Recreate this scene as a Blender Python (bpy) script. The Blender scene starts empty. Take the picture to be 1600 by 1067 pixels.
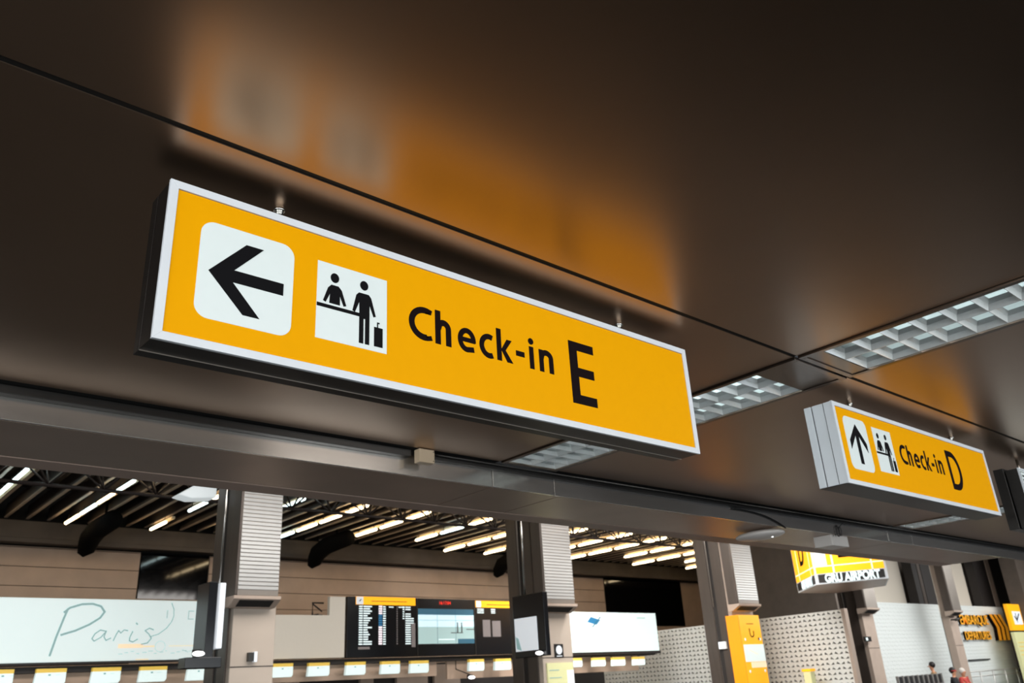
import bpy, bmesh, math, random
from math import pi, sin, cos
from mathutils import Vector, Matrix
random.seed(7)
scene = bpy.context.scene
col = scene.collection

def lin(c):
    return tuple(((v/255)/12.92 if v/255 <= 0.04045 else ((v/255+0.055)/1.055)**2.4) for v in c) + (1.0,)

# ------------------------------------------------------------------ camera
cam_d = bpy.data.cameras.new('camera'); cam = bpy.data.objects.new('camera', cam_d); col.objects.link(cam)
R = ((0.7546213280519947, -0.6537294233188767, -0.05643130634613375),
     (0.215104266986572, 0.3277151152181872, -0.919963563181134),
     (0.6199006416942412, 0.6820855110203763, 0.38792080387939754))
right, down, fwd = Vector(R[0]), Vector(R[1]), Vector(R[2])
m = Matrix.Identity(4)
for i in range(3):
    m[i][0] = right[i]; m[i][1] = -down[i]; m[i][2] = -fwd[i]
m[2][3] = 1.3
cam.matrix_world = m
cam_d.sensor_width = 36; cam_d.lens = 1293.13/1600*36
cam_d.clip_start = 0.05; cam_d.clip_end = 300
cam_d.dof.use_dof = True; cam_d.dof.focus_distance = 3.3; cam_d.dof.aperture_fstop = 4.5
scene.camera = cam
scene.view_settings.view_transform = 'Standard'; scene.view_settings.look = 'None'
scene.view_settings.exposure = 0.0; scene.view_settings.gamma = 1.0
scene.view_settings.use_curve_mapping = False
world = bpy.data.worlds.new('world'); scene.world = world; world.use_nodes = True
world.node_tree.nodes['Background'].inputs[0].default_value = (0.75, 0.85, 1.0, 1)
world.node_tree.nodes['Background'].inputs[1].default_value = 0.6

def area(name, loc, rot, sx, sy, power, color=(1, 1, 1)):
    d = bpy.data.lights.new(name, 'AREA'); d.shape = 'RECTANGLE'; d.size = sx; d.size_y = sy
    d.energy = power; d.color = color
    o = bpy.data.objects.new(name, d); col.objects.link(o); o.location = loc; o.rotation_euler = rot
    return o
# daylight through the glazed front behind the camera (low, so that it lights the signs from below the ceiling)
area('front_window_daylight', (4.0, -6.7, 1.5), (pi/2, 0, 0), 20, 2.6, 1080, (0.93, 0.98, 1.0))
area('left_fill_light', (-8.7, -1.2, 1.5), (0, -pi/2, 0), 2.5, 9, 800, (0.93, 0.98, 1.0))  # fill lamp added at the unseen left wall, brightens the far sign's end
# roof light over the right part of the hall and over the check-in hall
area('right_hall_fill', (31, 8.2, 5.2), (math.radians(28), 0, 0), 18, 3, 1250, (1.0, 0.99, 0.97))
area('hall_fill', (11, 9.2, 5.6), (math.radians(30), 0, 0), 26, 2.2, 1300, (1.0, 0.95, 0.9))
area('side_fill', (14.5, 12.6, 6.2), (0, math.radians(-52), 0), 2.0, 6, 2300, (1.0, 0.98, 0.95))  # added to brighten the block wall from the left

# ------------------------------------------------------------------ materials
def mat(name, rgb, rough=0.5, metal=0.0, emit=0.0, ecol=None, noise=0.0, nscale=20.0, bump=0.0, spec=0.5, aniso=0.0, stretch=None):
    M = bpy.data.materials.new(name); M.use_nodes = True
    nt = M.node_tree; b = nt.nodes['Principled BSDF']
    c = lin(rgb)
    b.inputs['Base Color'].default_value = c
    b.inputs['Roughness'].default_value = rough
    b.inputs['Metallic'].default_value = metal
    b.inputs['Specular IOR Level'].default_value = spec
    if emit:
        b.inputs['Emission Color'].default_value = lin(ecol or rgb); b.inputs['Emission Strength'].default_value = emit
    tc = nt.nodes.new('ShaderNodeTexCoord'); src = tc.outputs['Object']
    if stretch:
        mp = nt.nodes.new('ShaderNodeMapping'); mp.inputs['Scale'].default_value = stretch
        nt.links.new(src, mp.inputs[0]); src = mp.outputs[0]
    nz = nt.nodes.new('ShaderNodeTexNoise'); nz.inputs['Scale'].default_value = nscale; nz.inputs['Detail'].default_value = 4
    nt.links.new(src, nz.inputs['Vector'])
    mx = nt.nodes.new('ShaderNodeMix'); mx.data_type = 'RGBA'; mx.blend_type = 'MULTIPLY'
    mx.inputs[0].default_value = 1.0
    rp = nt.nodes.new('ShaderNodeValToRGB')
    lo = 1-max(noise, 0.02); rp.color_ramp.elements[0].color = (lo, lo, lo, 1); rp.color_ramp.elements[0].position = .3
    rp.color_ramp.elements[1].position = .7
    nt.links.new(nz.outputs['Fac'], rp.inputs[0])
    mx.inputs[6].default_value = c; nt.links.new(rp.outputs[0], mx.inputs[7]); nt.links.new(mx.outputs[2], b.inputs['Base Color'])
    if bump:
        bp = nt.nodes.new('ShaderNodeBump'); bp.inputs['Strength'].default_value = bump; bp.inputs['Distance'].default_value = 0.01
        nt.links.new(nz.outputs['Fac'], bp.inputs['Height']); nt.links.new(bp.outputs[0], b.inputs['Normal'])
    if aniso:
        b.inputs['Anisotropic'].default_value = aniso
    return M
M = dict(
    ceil=mat('dark_ceiling_metal', (172, 146, 124), .32, 1.0, noise=.06, nscale=1.4, bump=.02),
    gap=mat('shadow_gap', (10, 9, 8), .8),
    frame=mat('white_aluminium', (214, 218, 222), .42, .0, noise=.05, nscale=6),
    yellow=mat('yellow_sign_face', (216, 150, 0), .5, 0, emit=.12, ecol=(250, 172, 0), spec=.05),
    white=mat('white_sign_face', (210, 218, 216), .4, 0, emit=.1, ecol=(225, 238, 236), spec=.35),
    black=mat('black_vinyl', (10, 10, 13), .6, spec=.1),
    letter=mat('dark_letter_vinyl', (14, 2, 4), .6, spec=.1),
    box=mat('dark_sign_case', (26, 23, 21), .32, .0, noise=.1),
    boxedge=mat('sign_case_edge', (120, 112, 104), .35, .6),
    rod=mat('steel_rod', (205, 203, 198), .25, 1.0),
    louver=mat('mirror_louver', (246, 248, 246), .22, .62, noise=.05, nscale=60),
    troffer=mat('troffer_enamel', (190, 192, 190), .4, 0, noise=.03),
    trim=mat('troffer_trim', (120, 106, 95), .28, 1.0),
    tube_on=mat('lit_tube', (230, 240, 240), .4, emit=8, ecol=(225, 245, 250)),
    tube_glow=mat('unlit_tube_glow', (200, 215, 215), .4, emit=5, ecol=(225, 245, 250)),  # these tubes are unlit; glow added to brighten their louvre
    tube_off=mat('unlit_tube', (130, 150, 152), .3),
    fascia=mat('satin_fascia', (204, 200, 194), .2, .85, noise=.1, nscale=3, bump=.02, stretch=(1, 1, 6)),
    soffit=mat('taupe_soffit', (184, 162, 146), .36, .55, noise=.12, nscale=2.2, bump=.05),
    lip=mat('soffit_lip', (176, 152, 138), .5, .1),
    trunk=mat('dark_trunking', (70, 68, 66), .35, .8),
    beige=mat('beige_plastic', (205, 182, 152), .5),
    concrete=mat('beige_cladding', (176, 158, 144), .7, noise=.12, nscale=3),
    wallb=mat('brown_wall', (206, 178, 156), .75, noise=.14, nscale=2),
    beam=mat('dark_beam', (88, 78, 70), .7, noise=.2, nscale=3),
    fin=mat('roof_slat', (66, 58, 54), .6, noise=.1, nscale=5),
    lipm=mat('slat_edge', (170, 154, 140), .5, noise=.1, nscale=5),
    roof=mat('roof_deck', (34, 30, 28), .9),
    steel=mat('dark_truss', (40, 30, 27), .6),
    glass=mat('black_glass', (9, 9, 11), .06, spec=.6),
    duct=mat('black_duct', (7, 6, 6), .95, spec=.1),
    colm=mat('column_metal', (84, 75, 69), .42, .4, noise=.15, nscale=2.5, stretch=(4, 4, .6)),
    cold=mat('column_groove', (34, 29, 27), .6),
    shaft=mat('grey_duct_cladding', (146, 138, 130), .36, .45, noise=.12, nscale=3),
    shaft_w=mat('duct_louvre', (152, 153, 152), .35, .5),
    colw=mat('column_light_cladding', (190, 176, 162), .6, noise=.07, nscale=2),
    lamp=mat('warm_lamp', (255, 240, 205), .4, emit=9, ecol=(255, 226, 178)),
    lampw=mat('cool_lamp', (235, 250, 250), .4, emit=6, ecol=(214, 240, 240)),
    floodm=mat('flood_glass', (215, 222, 224), .4, emit=.6, ecol=(215, 224, 226)),
    refl=mat('lamp_reflector', (236, 214, 180), .5),
    lightbox=mat('lit_poster', (222, 236, 235), .5, emit=.34, ecol=(222, 238, 237)),
    ink=mat('teal_ink', (128, 156, 156), .6, emit=.5, ecol=(128, 160, 160)),
    ink2=mat('grey_ink', (178, 196, 196), .6, emit=.3, ecol=(190, 205, 205)),
    peach=mat('peach_ink', (240, 214, 180), .6, emit=.5, ecol=(240, 214, 180)),
    board=mat('cream_board', (214, 206, 192), .6, emit=.1, ecol=(214, 206, 192)),
    screenk=mat('black_screen', (12, 13, 16), .25, spec=.4),
    hdr=mat('lit_yellow_header', (250, 172, 10), .5, emit=.8, ecol=(250, 170, 8)),
    dash=mat('screen_text', (220, 236, 236), .5, emit=.8, ecol=(214, 230, 232)),
    dashb=mat('screen_blue', (40, 110, 150), .5, emit=.5, ecol=(30, 96, 140)),
    dashp=mat('screen_pink', (226, 214, 220), .5, emit=.8, ecol=(226, 214, 220)),
    seasky=mat('screen_sky', (196, 222, 230), .5, emit=.75, ecol=(196, 222, 230)),
    sea=mat('screen_sea', (150, 178, 176), .5, emit=.7, ecol=(158, 182, 180)),
    teal=mat('screen_teal', (46, 92, 112), .5, emit=.6, ecol=(46, 92, 112)),
    greyp=mat('screen_grey', (120, 112, 110), .5, emit=.35, ecol=(120, 112, 110)),
    red=mat('red_digits', (255, 50, 20), .5, emit=1.2, ecol=(255, 40, 15)),
    csign=mat('counter_sign_body', (214, 230, 228), .5, emit=.6, ecol=(216, 232, 230)),
    cyel=mat('counter_sign_strip', (224, 190, 84), .5, emit=.35, ecol=(226, 186, 70)),
    perf=mat('white_breeze_block', (226, 226, 220), .75, noise=.05, nscale=8),
    perfw=mat('white_block_panel', (224, 230, 228), .7, noise=.03),
    perfbk=mat('block_back', (58, 52, 48), .9),
    orange=mat('orange_letters', (238, 168, 44), .5, emit=.25, ecol=(238, 164, 40)),
    orangeface=mat('totem_yellow', (250, 178, 20), .45, emit=.4, ecol=(250, 176, 10)),
    orangeside=mat('totem_side', (236, 140, 0), .5, emit=.25, ecol=(236, 140, 0)),
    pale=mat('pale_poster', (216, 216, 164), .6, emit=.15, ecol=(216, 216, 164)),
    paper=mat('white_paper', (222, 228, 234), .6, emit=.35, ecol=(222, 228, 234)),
    gridw=mat('white_grid_line', (255, 240, 200), .5, emit=.7, ecol=(255, 240, 200)),
    plastic=mat('white_plastic', (236, 230, 224), .35),
    led=mat('led_dot', (255, 255, 255), .4, emit=3),
    cable=mat('black_cable', (18, 17, 17), .5),
    floor=mat('polished_floor', (46, 44, 44), .35, noise=.12, nscale=1.2),
    floord=mat('dark_granite_floor', (34, 37, 42), .35, noise=.15, nscale=3),
    seat=mat('black_seat', (20, 20, 22), .5),
    seatm=mat('seat_metal', (196, 194, 190), .35, .6),
    skin=mat('skin', (196, 140, 108), .6), hair=mat('dark_hair', (24, 18, 16), .6),
    shirt=mat('tan_shirt', (176, 142, 106), .8), cloth=mat('black_cloth', (20, 20, 24), .8),
    redc=mat('red_cloth', (176, 60, 52), .8), whitec=mat('light_cloth', (205, 198, 190), .8),
    outer=mat('plain_wall', (110, 104, 98), .8, noise=.05),
    mull=mat('window_mullion', (60, 58, 56), .5, .5),
)

# ------------------------------------------------------------------ helpers
class MB:
    def __init__(s): s.bm = bmesh.new()
    def box(s, x0, x1, y0, y1, z0, z1):
        v = [s.bm.verts.new(p) for p in ((x0,y0,z0),(x1,y0,z0),(x1,y1,z0),(x0,y1,z0),(x0,y0,z1),(x1,y0,z1),(x1,y1,z1),(x0,y1,z1))]
        for f in ((0,3,2,1),(4,5,6,7),(0,1,5,4),(1,2,6,5),(2,3,7,6),(3,0,4,7)): s.bm.faces.new([v[i] for i in f])
        return s
    def prism(s, pts, off):                      # pts: 3-D outline, extruded by vector off
        off = Vector(off)
        a = [s.bm.verts.new(Vector(p)) for p in pts]; b = [s.bm.verts.new(Vector(p)+off) for p in pts]
        n = len(a)
        s.bm.faces.new(a); s.bm.faces.new(b[::-1])
        for i in range(n): s.bm.faces.new([a[i], b[i], b[(i+1)%n], a[(i+1)%n]])
        return s
    def tube(s, path, r, n=10, cap=True):
        path = [Vector(p) for p in path]; rings = []
        up = Vector((0, 0, 1))
        for i, p in enumerate(path):
            t = (path[min(i+1, len(path)-1)]-path[max(i-1, 0)]).normalized()
            a = t.cross(up)
            if a.length < 1e-3: a = t.cross(Vector((1, 0, 0)))
            a.normalize(); b = t.cross(a)
            rr = r[i] if isinstance(r, (list, tuple)) else r
            rings.append([s.bm.verts.new(p+a*rr*cos(2*pi*k/n)+b*rr*sin(2*pi*k/n)) for k in range(n)])
        for q in range(len(rings)-1):
            for k in range(n): s.bm.faces.new([rings[q][k], rings[q][(k+1)%n], rings[q+1][(k+1)%n], rings[q+1][k]])
        if cap: s.bm.faces.new(rings[0][::-1]); s.bm.faces.new(rings[-1])
        return s
    def ell(s, c, rx, ry, rz, u=20, v=12):
        mtx = Matrix.Translation(c) @ Matrix.Diagonal((rx, ry, rz, 1))
        bmesh.ops.create_uvsphere(s.bm, u_segments=u, v_segments=v, radius=1, matrix=mtx); return s
    def build(s, name, material, parent=None, bevel=0, smooth=False):
        bmesh.ops.recalc_face_normals(s.bm, faces=s.bm.faces)
        me = bpy.data.meshes.new(name); s.bm.to_mesh(me); s.bm.free()
        me.materials.append(material)
        if smooth:
            for p in me.polygons: p.use_smooth = True
        o = bpy.data.objects.new(name, me); col.objects.link(o)
        if parent is not None:
            o.parent = parent
            base = parent
            T = Vector((0, 0, 0))
            while base is not None: T += base.location; base = base.parent
            me.transform(Matrix.Translation(-T))
        if bevel:
            b = o.modifiers.new('bevel', 'BEVEL'); b.width = bevel; b.segments = 2; b.limit_method = 'ANGLE'
        return o
def thing(name, label, cat, loc=(0, 0, 0), group=None):
    o = bpy.data.objects.new(name, None); col.objects.link(o); o.location = loc; o.empty_display_size = .1
    o['label'] = label; o['category'] = cat
    if group: o['group'] = group
    return o
def tag(o, label, cat, group=None):
    o['label'] = label; o['category'] = cat
    if group: o['group'] = group
    return o
def struct(o): o['kind'] = 'structure'; return o
ORD = ['first','second','third','fourth','fifth','sixth','seventh','eighth','ninth','tenth','eleventh','twelfth','thirteenth','fourteenth','fifteenth','sixteenth']

# ------------------------------------------------------------------ room shell: low concourse
CZ = 3.0
TX = [(4.27, 4.885), (10.98, 11.55)]
cb = MB()
T = .004
def panel(x0, x1, y0, y1):
    g = .014
    cb.box(x0+g, x1-g, y0+g, y1-g, CZ, CZ+T)
rows = [(-7.0, -3.02), (-3.02, -.395), (-.395, 2.245), (2.245, 4.93)]
for (y0, y1) in rows:
    open_ = TX if y0 > 2 else (TX[:1] if y0 > -1 else [])
    x = -9.0
    for a, b in open_:
        panel(x, a+.008, y0, y1); x = b-.008
    panel(x, 46, y0, y1)
struct(cb.build('ceiling', M['ceil']))
struct(MB().box(-9, 4.27, -7, 5.1, 3.006, 3.12).build('ceiling', M['gap']))
struct(MB().box(4.885, 10.98, -7, 5.1, 3.006, 3.12).build('ceiling', M['gap']))
struct(MB().box(11.55, 46, -7, 5.1, 3.006, 3.12).build('ceiling', M['gap']))
struct(MB().box(4.27, 4.885, -7, -.395, 3.006, 3.12).build('ceiling', M['gap']))
struct(MB().box(10.98, 11.55, -7, 2.245, 3.006, 3.12).build('ceiling', M['gap']))
struct(MB().box(-9, 46, -7, 6.2, -.05, 0).build('floor', M['floord']))
struct(MB().box(-9, 46, 6.2, 24, -.05, 0).build('floor', M['floor']))
# fascia (satin metal sheets) and taupe soffit of the beam where the low ceiling ends
fx = [-9, -2.3, 4.275, 4.965, 11.05, 11.75, 18, 46]
fb = MB()
for a, b in zip(fx, fx[1:]): fb.box(a+.003, b-.003, 5.04, 5.06, 2.82, 3.05)
struct(fb.build('trim_1', M['fascia'], bevel=.003))
sb = MB()
sx = [-9, -2.3, 4.275, 5.03, 11.2, 14.9]
for a, b in zip(sx, sx[1:]): sb.box(a+.006, b-.006, 5.065, 5.80, 2.82, 2.84)
struct(sb.build('trim_2', M['soffit'], bevel=.003))
struct(MB().box(-9, 14.9, 5.825, 6.05, 2.82, 2.86).build('trim_3', M['lip'], bevel=.004))
struct(MB().box(-9, 46, 5.1, 5.2, 2.86, 6.4).build('wall_upper', M['beam']))
struct(MB().box(-9, 14.9, 5.065, 6.0, 2.865, 3.0).build('trim_4', M['gap']))
# outer walls
wb = MB()
wb.box(-9, 46, -7.2, -7, 0, .15).box(-9, 46, -7.2, -7, 2.9, 3.2)
for k in range(12): wb.box(-9+k*5, -8.8+k*5, -7.2, -7, .15, 2.9)
struct(wb.build('wall_front', M['outer']))
struct(MB().box(-9.2, -9, -7.2, -5.8, 0, 6.8).box(-9.2, -9, 3.4, 24, 0, 6.8).box(-9.2, -9, -5.8, 3.4, 0, .2).box(-9.2, -9, -5.8, 3.4, 2.8, 6.8).box(-9.2, -9, -1.3, -1.1, .2, 2.8).build('wall_left', M['outer']))  # unseen wall, its opening made to suit the added left fill lamp
struct(MB().box(46, 46.2, -7.2, 24, 0, 6.8).build('wall_right', M['beam']))

# ------------------------------------------------------------------ recessed louvre luminaires
def troffer(x0, x1, y0, y1, label, tube_m, end0=.0, end1=.0):
    t = thing('ceiling_light', label, 'ceiling light', ((x0+x1)/2, (y0+y1)/2, CZ), 'recessed louvre luminaires')
    f = MB()
    w = .035
    f.box(x0, x0+w, y0, y1, CZ-.012, CZ+.01).box(x1-w, x1, y0, y1, CZ-.012, CZ+.01)
    f.box(x0+w, x1-w, y0, y0+w, CZ-.012, CZ+.01).box(x0+w, x1-w, y1-w, y1, CZ-.012, CZ+.01)
    f.build('frame', M['trim'], t, bevel=.002)
    a, b, c, d = x0+w, x1-w, y0+w, y1-w
    h = MB()
    h.box(a-.004, a, c, d, CZ+.011, CZ+.13).box(b, b+.004, c, d, CZ+.011, CZ+.13).box(a, b, c-.004, c, CZ+.011, CZ+.13).box(a, b, d, d+.004, CZ+.011, CZ+.13)
    h.box(a-.004, b+.004, c-.004, d+.004, CZ+.13, CZ+.14)
    h.build('housing', M['troffer'], t)
    if end0: MB().box(a, b, c, c+end0, CZ-.006, CZ+.004).build('blank_plate', M['trim'], t)
    if end1: MB().box(a, b, d-end1, d, CZ-.006, CZ+.004).build('blank_plate', M['trim'], t)
    c += end0; d -= end1
    mid = (a+b)/2
    lv = MB(); H = .05
    def vee_y(xc, wl, wr):      # ridge along Y: thin at the bottom, wide on top
        lv.prism([(xc-.002, c, CZ), (xc+.002, c, CZ), (xc+wr*.45, c, CZ+H*.6), (xc+wr, c, CZ+H), (xc-wl, c, CZ+H), (xc-wl*.45, c, CZ+H*.6)], (0, d-c, 0))
    vee_y(mid, .05, .05); vee_y(a+.002, .002, .05); vee_y(b-.002, .05, .002)
    n = max(1, round((d-c)/.16)); p = (d-c)/n
    for bay in ((a, mid), (mid, b)):
        for k in range(n+1):
            y = c+k*p
            wl = .002 if k == 0 else .034; wr = .002 if k == n else .034
            lv.prism([(bay[0]+.002, y-.0015, CZ+.001), (bay[0]+.002, y+.0015, CZ+.001), (bay[0]+.002, y+wr*.45, CZ+H*.6), (bay[0]+.002, y+wr, CZ+H-.001), (bay[0]+.002, y-wl, CZ+H-.001), (bay[0]+.002, y-wl*.45, CZ+H*.6)], (bay[1]-bay[0]-.004, 0, 0))
    lv.build('louver', M['louver'], t)
    for xc in ((a+mid)/2, (mid+b)/2):
        MB().tube([(xc, c+.02, CZ+.078), (xc, d-.02, CZ+.078)], .013, 12).build('tube', tube_m, t, smooth=True)
    return t
troffer(4.275, 4.88, -.38, 2.235, 'long recessed louvre light running out of the picture at upper right, above the far sign', M['tube_glow'], 0, .1)
troffer(4.275, 4.88, 2.255, 4.92, 'recessed louvre light running behind the right end of the near check-in sign', M['tube_on'], .26, 0)
troffer(10.985, 11.545, 2.255, 4.92, 'recessed louvre light mostly hidden behind the far check-in sign', M['tube_on'], .26, 0)

# ------------------------------------------------------------------ lettering strokes (in a sign's own plane, metres)
def arc(cx, cy, rx, ry, a0, a1, n=20):
    return [(cx+rx*cos(math.radians(a0+(a1-a0)*i/n)), cy+ry*sin(math.radians(a0+(a1-a0)*i/n))) for i in range(n+1)]
class Art:
    """flat vinyl shapes on a sign face: u to the right, v up, placed at plane y, thickness th"""
    def __init__(s, ox, oz, y, su=1.0, th=.0015, sv=1.0): s.ox, s.oz, s.y, s.su, s.th, s.sv = ox, oz, y, su, th, sv; s.mb = MB(); s.k = 0
    def P(s, p): return (s.ox+p[0]*s.su, s.y, s.oz+p[1]*s.sv)
    def poly(s, pts): s.k += 1; s.mb.prism([s.P(p) for p in pts], (0, -s.th-.00004*s.k, 0)); return s
    def rect(s, a, b, c, d): return s.poly([(a, c), (b, c), (b, d), (a, d)])
    def stroke(s, pts, w):
        pts = [Vector(p) for p in pts]; L = []; Rr = []
        n = len(pts)
        for i in range(n):
            t0 = (pts[i]-pts[i-1]).normalized() if i > 0 else None
            t1 = (pts[i+1]-pts[i]).normalized() if i < n-1 else None
            if t0 is None: t0 = t1
            if t1 is None: t1 = t0
            nn = Vector((-(t0+t1)[1], (t0+t1)[0])).normalized()
            k = w/2/max(.35, nn.dot(Vector((-t0[1], t0[0]))))
            L.append(s.P(pts[i]+nn*k)); Rr.append(s.P(pts[i]-nn*k))
        s.k += 1; bm = s.mb.bm; off = Vector((0, -s.th-.00004*s.k, 0))
        A = [[bm.verts.new(Vector(q)) for q in L], [bm.verts.new(Vector(q)) for q in Rr]]
        B = [[bm.verts.new(Vector(q)+off) for q in L], [bm.verts.new(Vector(q)+off) for q in Rr]]
        for i in range(n-1):
            bm.faces.new([B[0][i], B[1][i], B[1][i+1], B[0][i+1]]); bm.faces.new([A[0][i], A[0][i+1], A[1][i+1], A[1][i]])
            bm.faces.new([A[0][i], B[0][i], B[0][i+1], A[0][i+1]]); bm.faces.new([A[1][i], A[1][i+1], B[1][i+1], B[1][i]])
        for i in (0, n-1): bm.faces.new([A[0][i], A[1][i], B[1][i], B[0][i]])
        return s
    def build(s, name, m, parent): return s.mb.build(name, m, parent)
def rrect(x0, x1, y0, y1, r):
    p = []
    for cx, cy, a in ((x1-r, y0+r, -90), (x1-r, y1-r, 0), (x0+r, y1-r, 90), (x0+r, y0+r, 180)): p += arc(cx, cy, r, r, a, a+90, 8)
    return p
def check_in(a):
    w = .025
    a.stroke([(.984, .331)]+arc(.966, .285, .058, .0555, 70, 290, 24)+[(.984, .239)], w)          # C
    a.rect(1.015, 1.040, .218, .357)                                                          # h
    a.stroke([(1.030, .282)]+arc(1.054, .286, .023, .024, 150, 0, 10)+[(1.077, .218)], w)
    a.stroke([(1.126, .267), (1.206, .267)], .019)                                            # e
    a.stroke(arc(1.166, .266, .033, .040, -8, 285, 26)+[(1.200, .231)], .022)
    a.stroke([(1.295, .303)]+arc(1.278, .266, .038, .041, 72, 288, 18)+[(1.295, .229)], .023)  # c
    a.rect(1.318, 1.342, .217, .356)                                                          # k
    a.poly([(1.338, .262), (1.372, .316), (1.399, .316), (1.360, .262)])
    a.poly([(1.338, .272), (1.360, .272), (1.401, .217), (1.371, .217)])
    a.rect(1.420, 1.466, .258, .281)                                                          # -
    a.rect(1.494, 1.518, .217, .316); a.poly(arc(1.506, .340, .0145, .0145, 0, 345, 23))      # i
    a.rect(1.549, 1.573, .217, .316)                                                          # n
    a.stroke([(1.562, .280)]+arc(1.590, .284, .027, .022, 145, 0, 10)+[(1.617, .217)], w)
def pictogram(a):
    a.poly(arc(.585, .364, .0165, .0185, 0, 345, 23)); a.poly(arc(.703, .368, .0165, .0185, 0, 345, 23))
    a.poly([(.566, .264), (.568, .300), (.552, .264), (.542, .268), (.560, .322), (.572, .335), (.600, .335), (.613, .322), (.632, .268), (.622, .264), (.606, .300), (.607, .264)])
    a.rect(.519, .686, .243, .256)
    a.poly([(.685, .143), (.685, .262), (.684, .300), (.667, .256), (.657, .260), (.672, .325), (.682, .336), (.722, .336), (.732, .325), (.752, .258), (.743, .254), (.726, .296), (.726, .143), (.709, .143), (.709, .238), (.702, .238), (.702, .143)])
    a.rect(.746, .781, .144, .218); a.rect(.758, .762, .218, .236); a.rect(.758, .768, .233, .238)

def hanging_sign(x0, x1, y0, y1, z0, z1, su, kind, label, side_m, rods, groove):
    t = thing('hanging_sign', label, 'sign', ((x0+x1)/2, (y0+y1)/2, z0), 'yellow hanging check-in signs')
    fw = .0285
    MB().box(x0+.002, x1-.002, y0+.012, groove-.004, z0+.002, z1-.002).build('case', side_m, t, bevel=.002)
    MB().box(x0+.002, x1-.002, groove+.004, y1, z0+.002, z1-.002).build('rear_case', side_m, t, bevel=.002)
    MB().box(x0+.012, x1-.012, groove-.006, groove+.006, z0+.012, z1-.012).build('joint', M['gap'], t)
    MB().box(x0+.003, x1-.003, groove-.003, groove+.0, z0-.001, z0+.003).build('joint_trim', M['boxedge'], t)
    f = MB(); yb = y0+.014
    # mitred frame
    for a, b, c, d in (((x0, z0), (x1, z0), (x1-fw, z0+fw), (x0+fw, z0+fw)), ((x1, z0), (x1, z1), (x1-fw, z1-fw), (x1-fw, z0+fw)),
                       ((x1, z1), (x0, z1), (x0+fw, z1-fw), (x1-fw, z1-fw)), ((x0, z1), (x0, z0), (x0+fw, z0+fw), (x0+fw, z1-fw))):
        f.prism([(q[0], y0, q[1]) for q in (a, b, c, d)], (0, .014, 0))
    f.build('frame', M['frame'], t, bevel=.0008)
    MB().box(x0+fw-.001, x1-fw+.001, y0+.0075, y0+.011, z0+fw-.001, z1-fw+.001).build('gasket', M['gap'], t)
    MB().box(x0+fw+.002, x1-fw-.002, y0+.005, y0+.0074, z0+fw+.002, z1-fw-.002).build('face_panel', M['yellow'], t)
    y = y0+.005
    A = lambda: Art(x0, z0, y, su, sv=1.055)
    a = A(); a.poly(rrect(.110, .430, .100, .436, .045)); a.build('arrow_plate', M['white'], t)
    b = Art(x0, z0, y-.0015, su, sv=1.055)
    if kind == 'E':
        b.poly([(.144, .263), (.260, .389), (.320, .389), (.226, .286), (.396, .286), (.396, .243), (.224, .243), (.320, .139), (.264, .139)])
    else:
        b.poly([(.270, .397), (.154, .283), (.154, .225), (.247, .322), (.247, .142), (.291, .142), (.291, .322), (.386, .225), (.386, .283)])
    b.build('arrow', M['black'], t)
    a = A(); a.rect(.518, .799, .125, .416); a.build('pictogram_plate', M['white'], t)
    b = Art(x0, z0, y-.0015, su, sv=1.055); pictogram(b); b.build('pictogram', M['black'], t)
    a = A(); check_in(a); a.build('lettering', M['letter'], t)
    a = A()
    if kind == 'E':
        a.poly([(1.731, .112), (1.881, .112), (1.881, .154), (1.780, .154), (1.780, .238), (1.877, .238), (1.877, .280), (1.780, .280), (1.780, .360), (1.885, .360), (1.885, .400), (1.731, .400)])
    else:
        a.stroke([(1.757, .412), (1.757, .126)], .045)
        a.stroke([(1.745, .391), (1.83, .391)]+arc(1.83, .269, .118, .122, 85, -85, 22)+[(1.83, .147), (1.745, .147)], .044)
    a.build('gate_letter', M['letter'], t)
    for rx in rods:
        MB().tube([(rx, (y0+y1)/2, z1-.004), (rx, (y0+y1)/2, CZ-.004)], .016, 14).tube([(rx, (y0+y1)/2, CZ-.008), (rx, (y0+y1)/2, CZ-.0005)], .021, 14).build('hanger_rod', M['rod'], t, smooth=True)
    return t
hanging_sign(.730, 3.447, 2.426, 2.602, 2.3495, 2.922, 1.055, 'E', 'long yellow hanging sign reading Check-in E with a left arrow, nearest the viewer', M['box'], (1.154, 3.03), 2.548)
dsign = hanging_sign(4.958, 7.405, 2.426, 2.628, 2.371, 2.911, .944, 'D', 'smaller yellow hanging sign reading Check-in D with an up arrow, white ribbed end', M['frame'], (5.42, 7.07), 2.574)
MB().box(4.9575, 4.9605, 2.489, 2.491, 2.374, 2.908).build('end_joint', M['gap'], dsign)
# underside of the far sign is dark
MB().box(4.963, 7.40, 2.443, 2.624, 2.3695, 2.3725).build('underside', M['box'], dsign)

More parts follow.
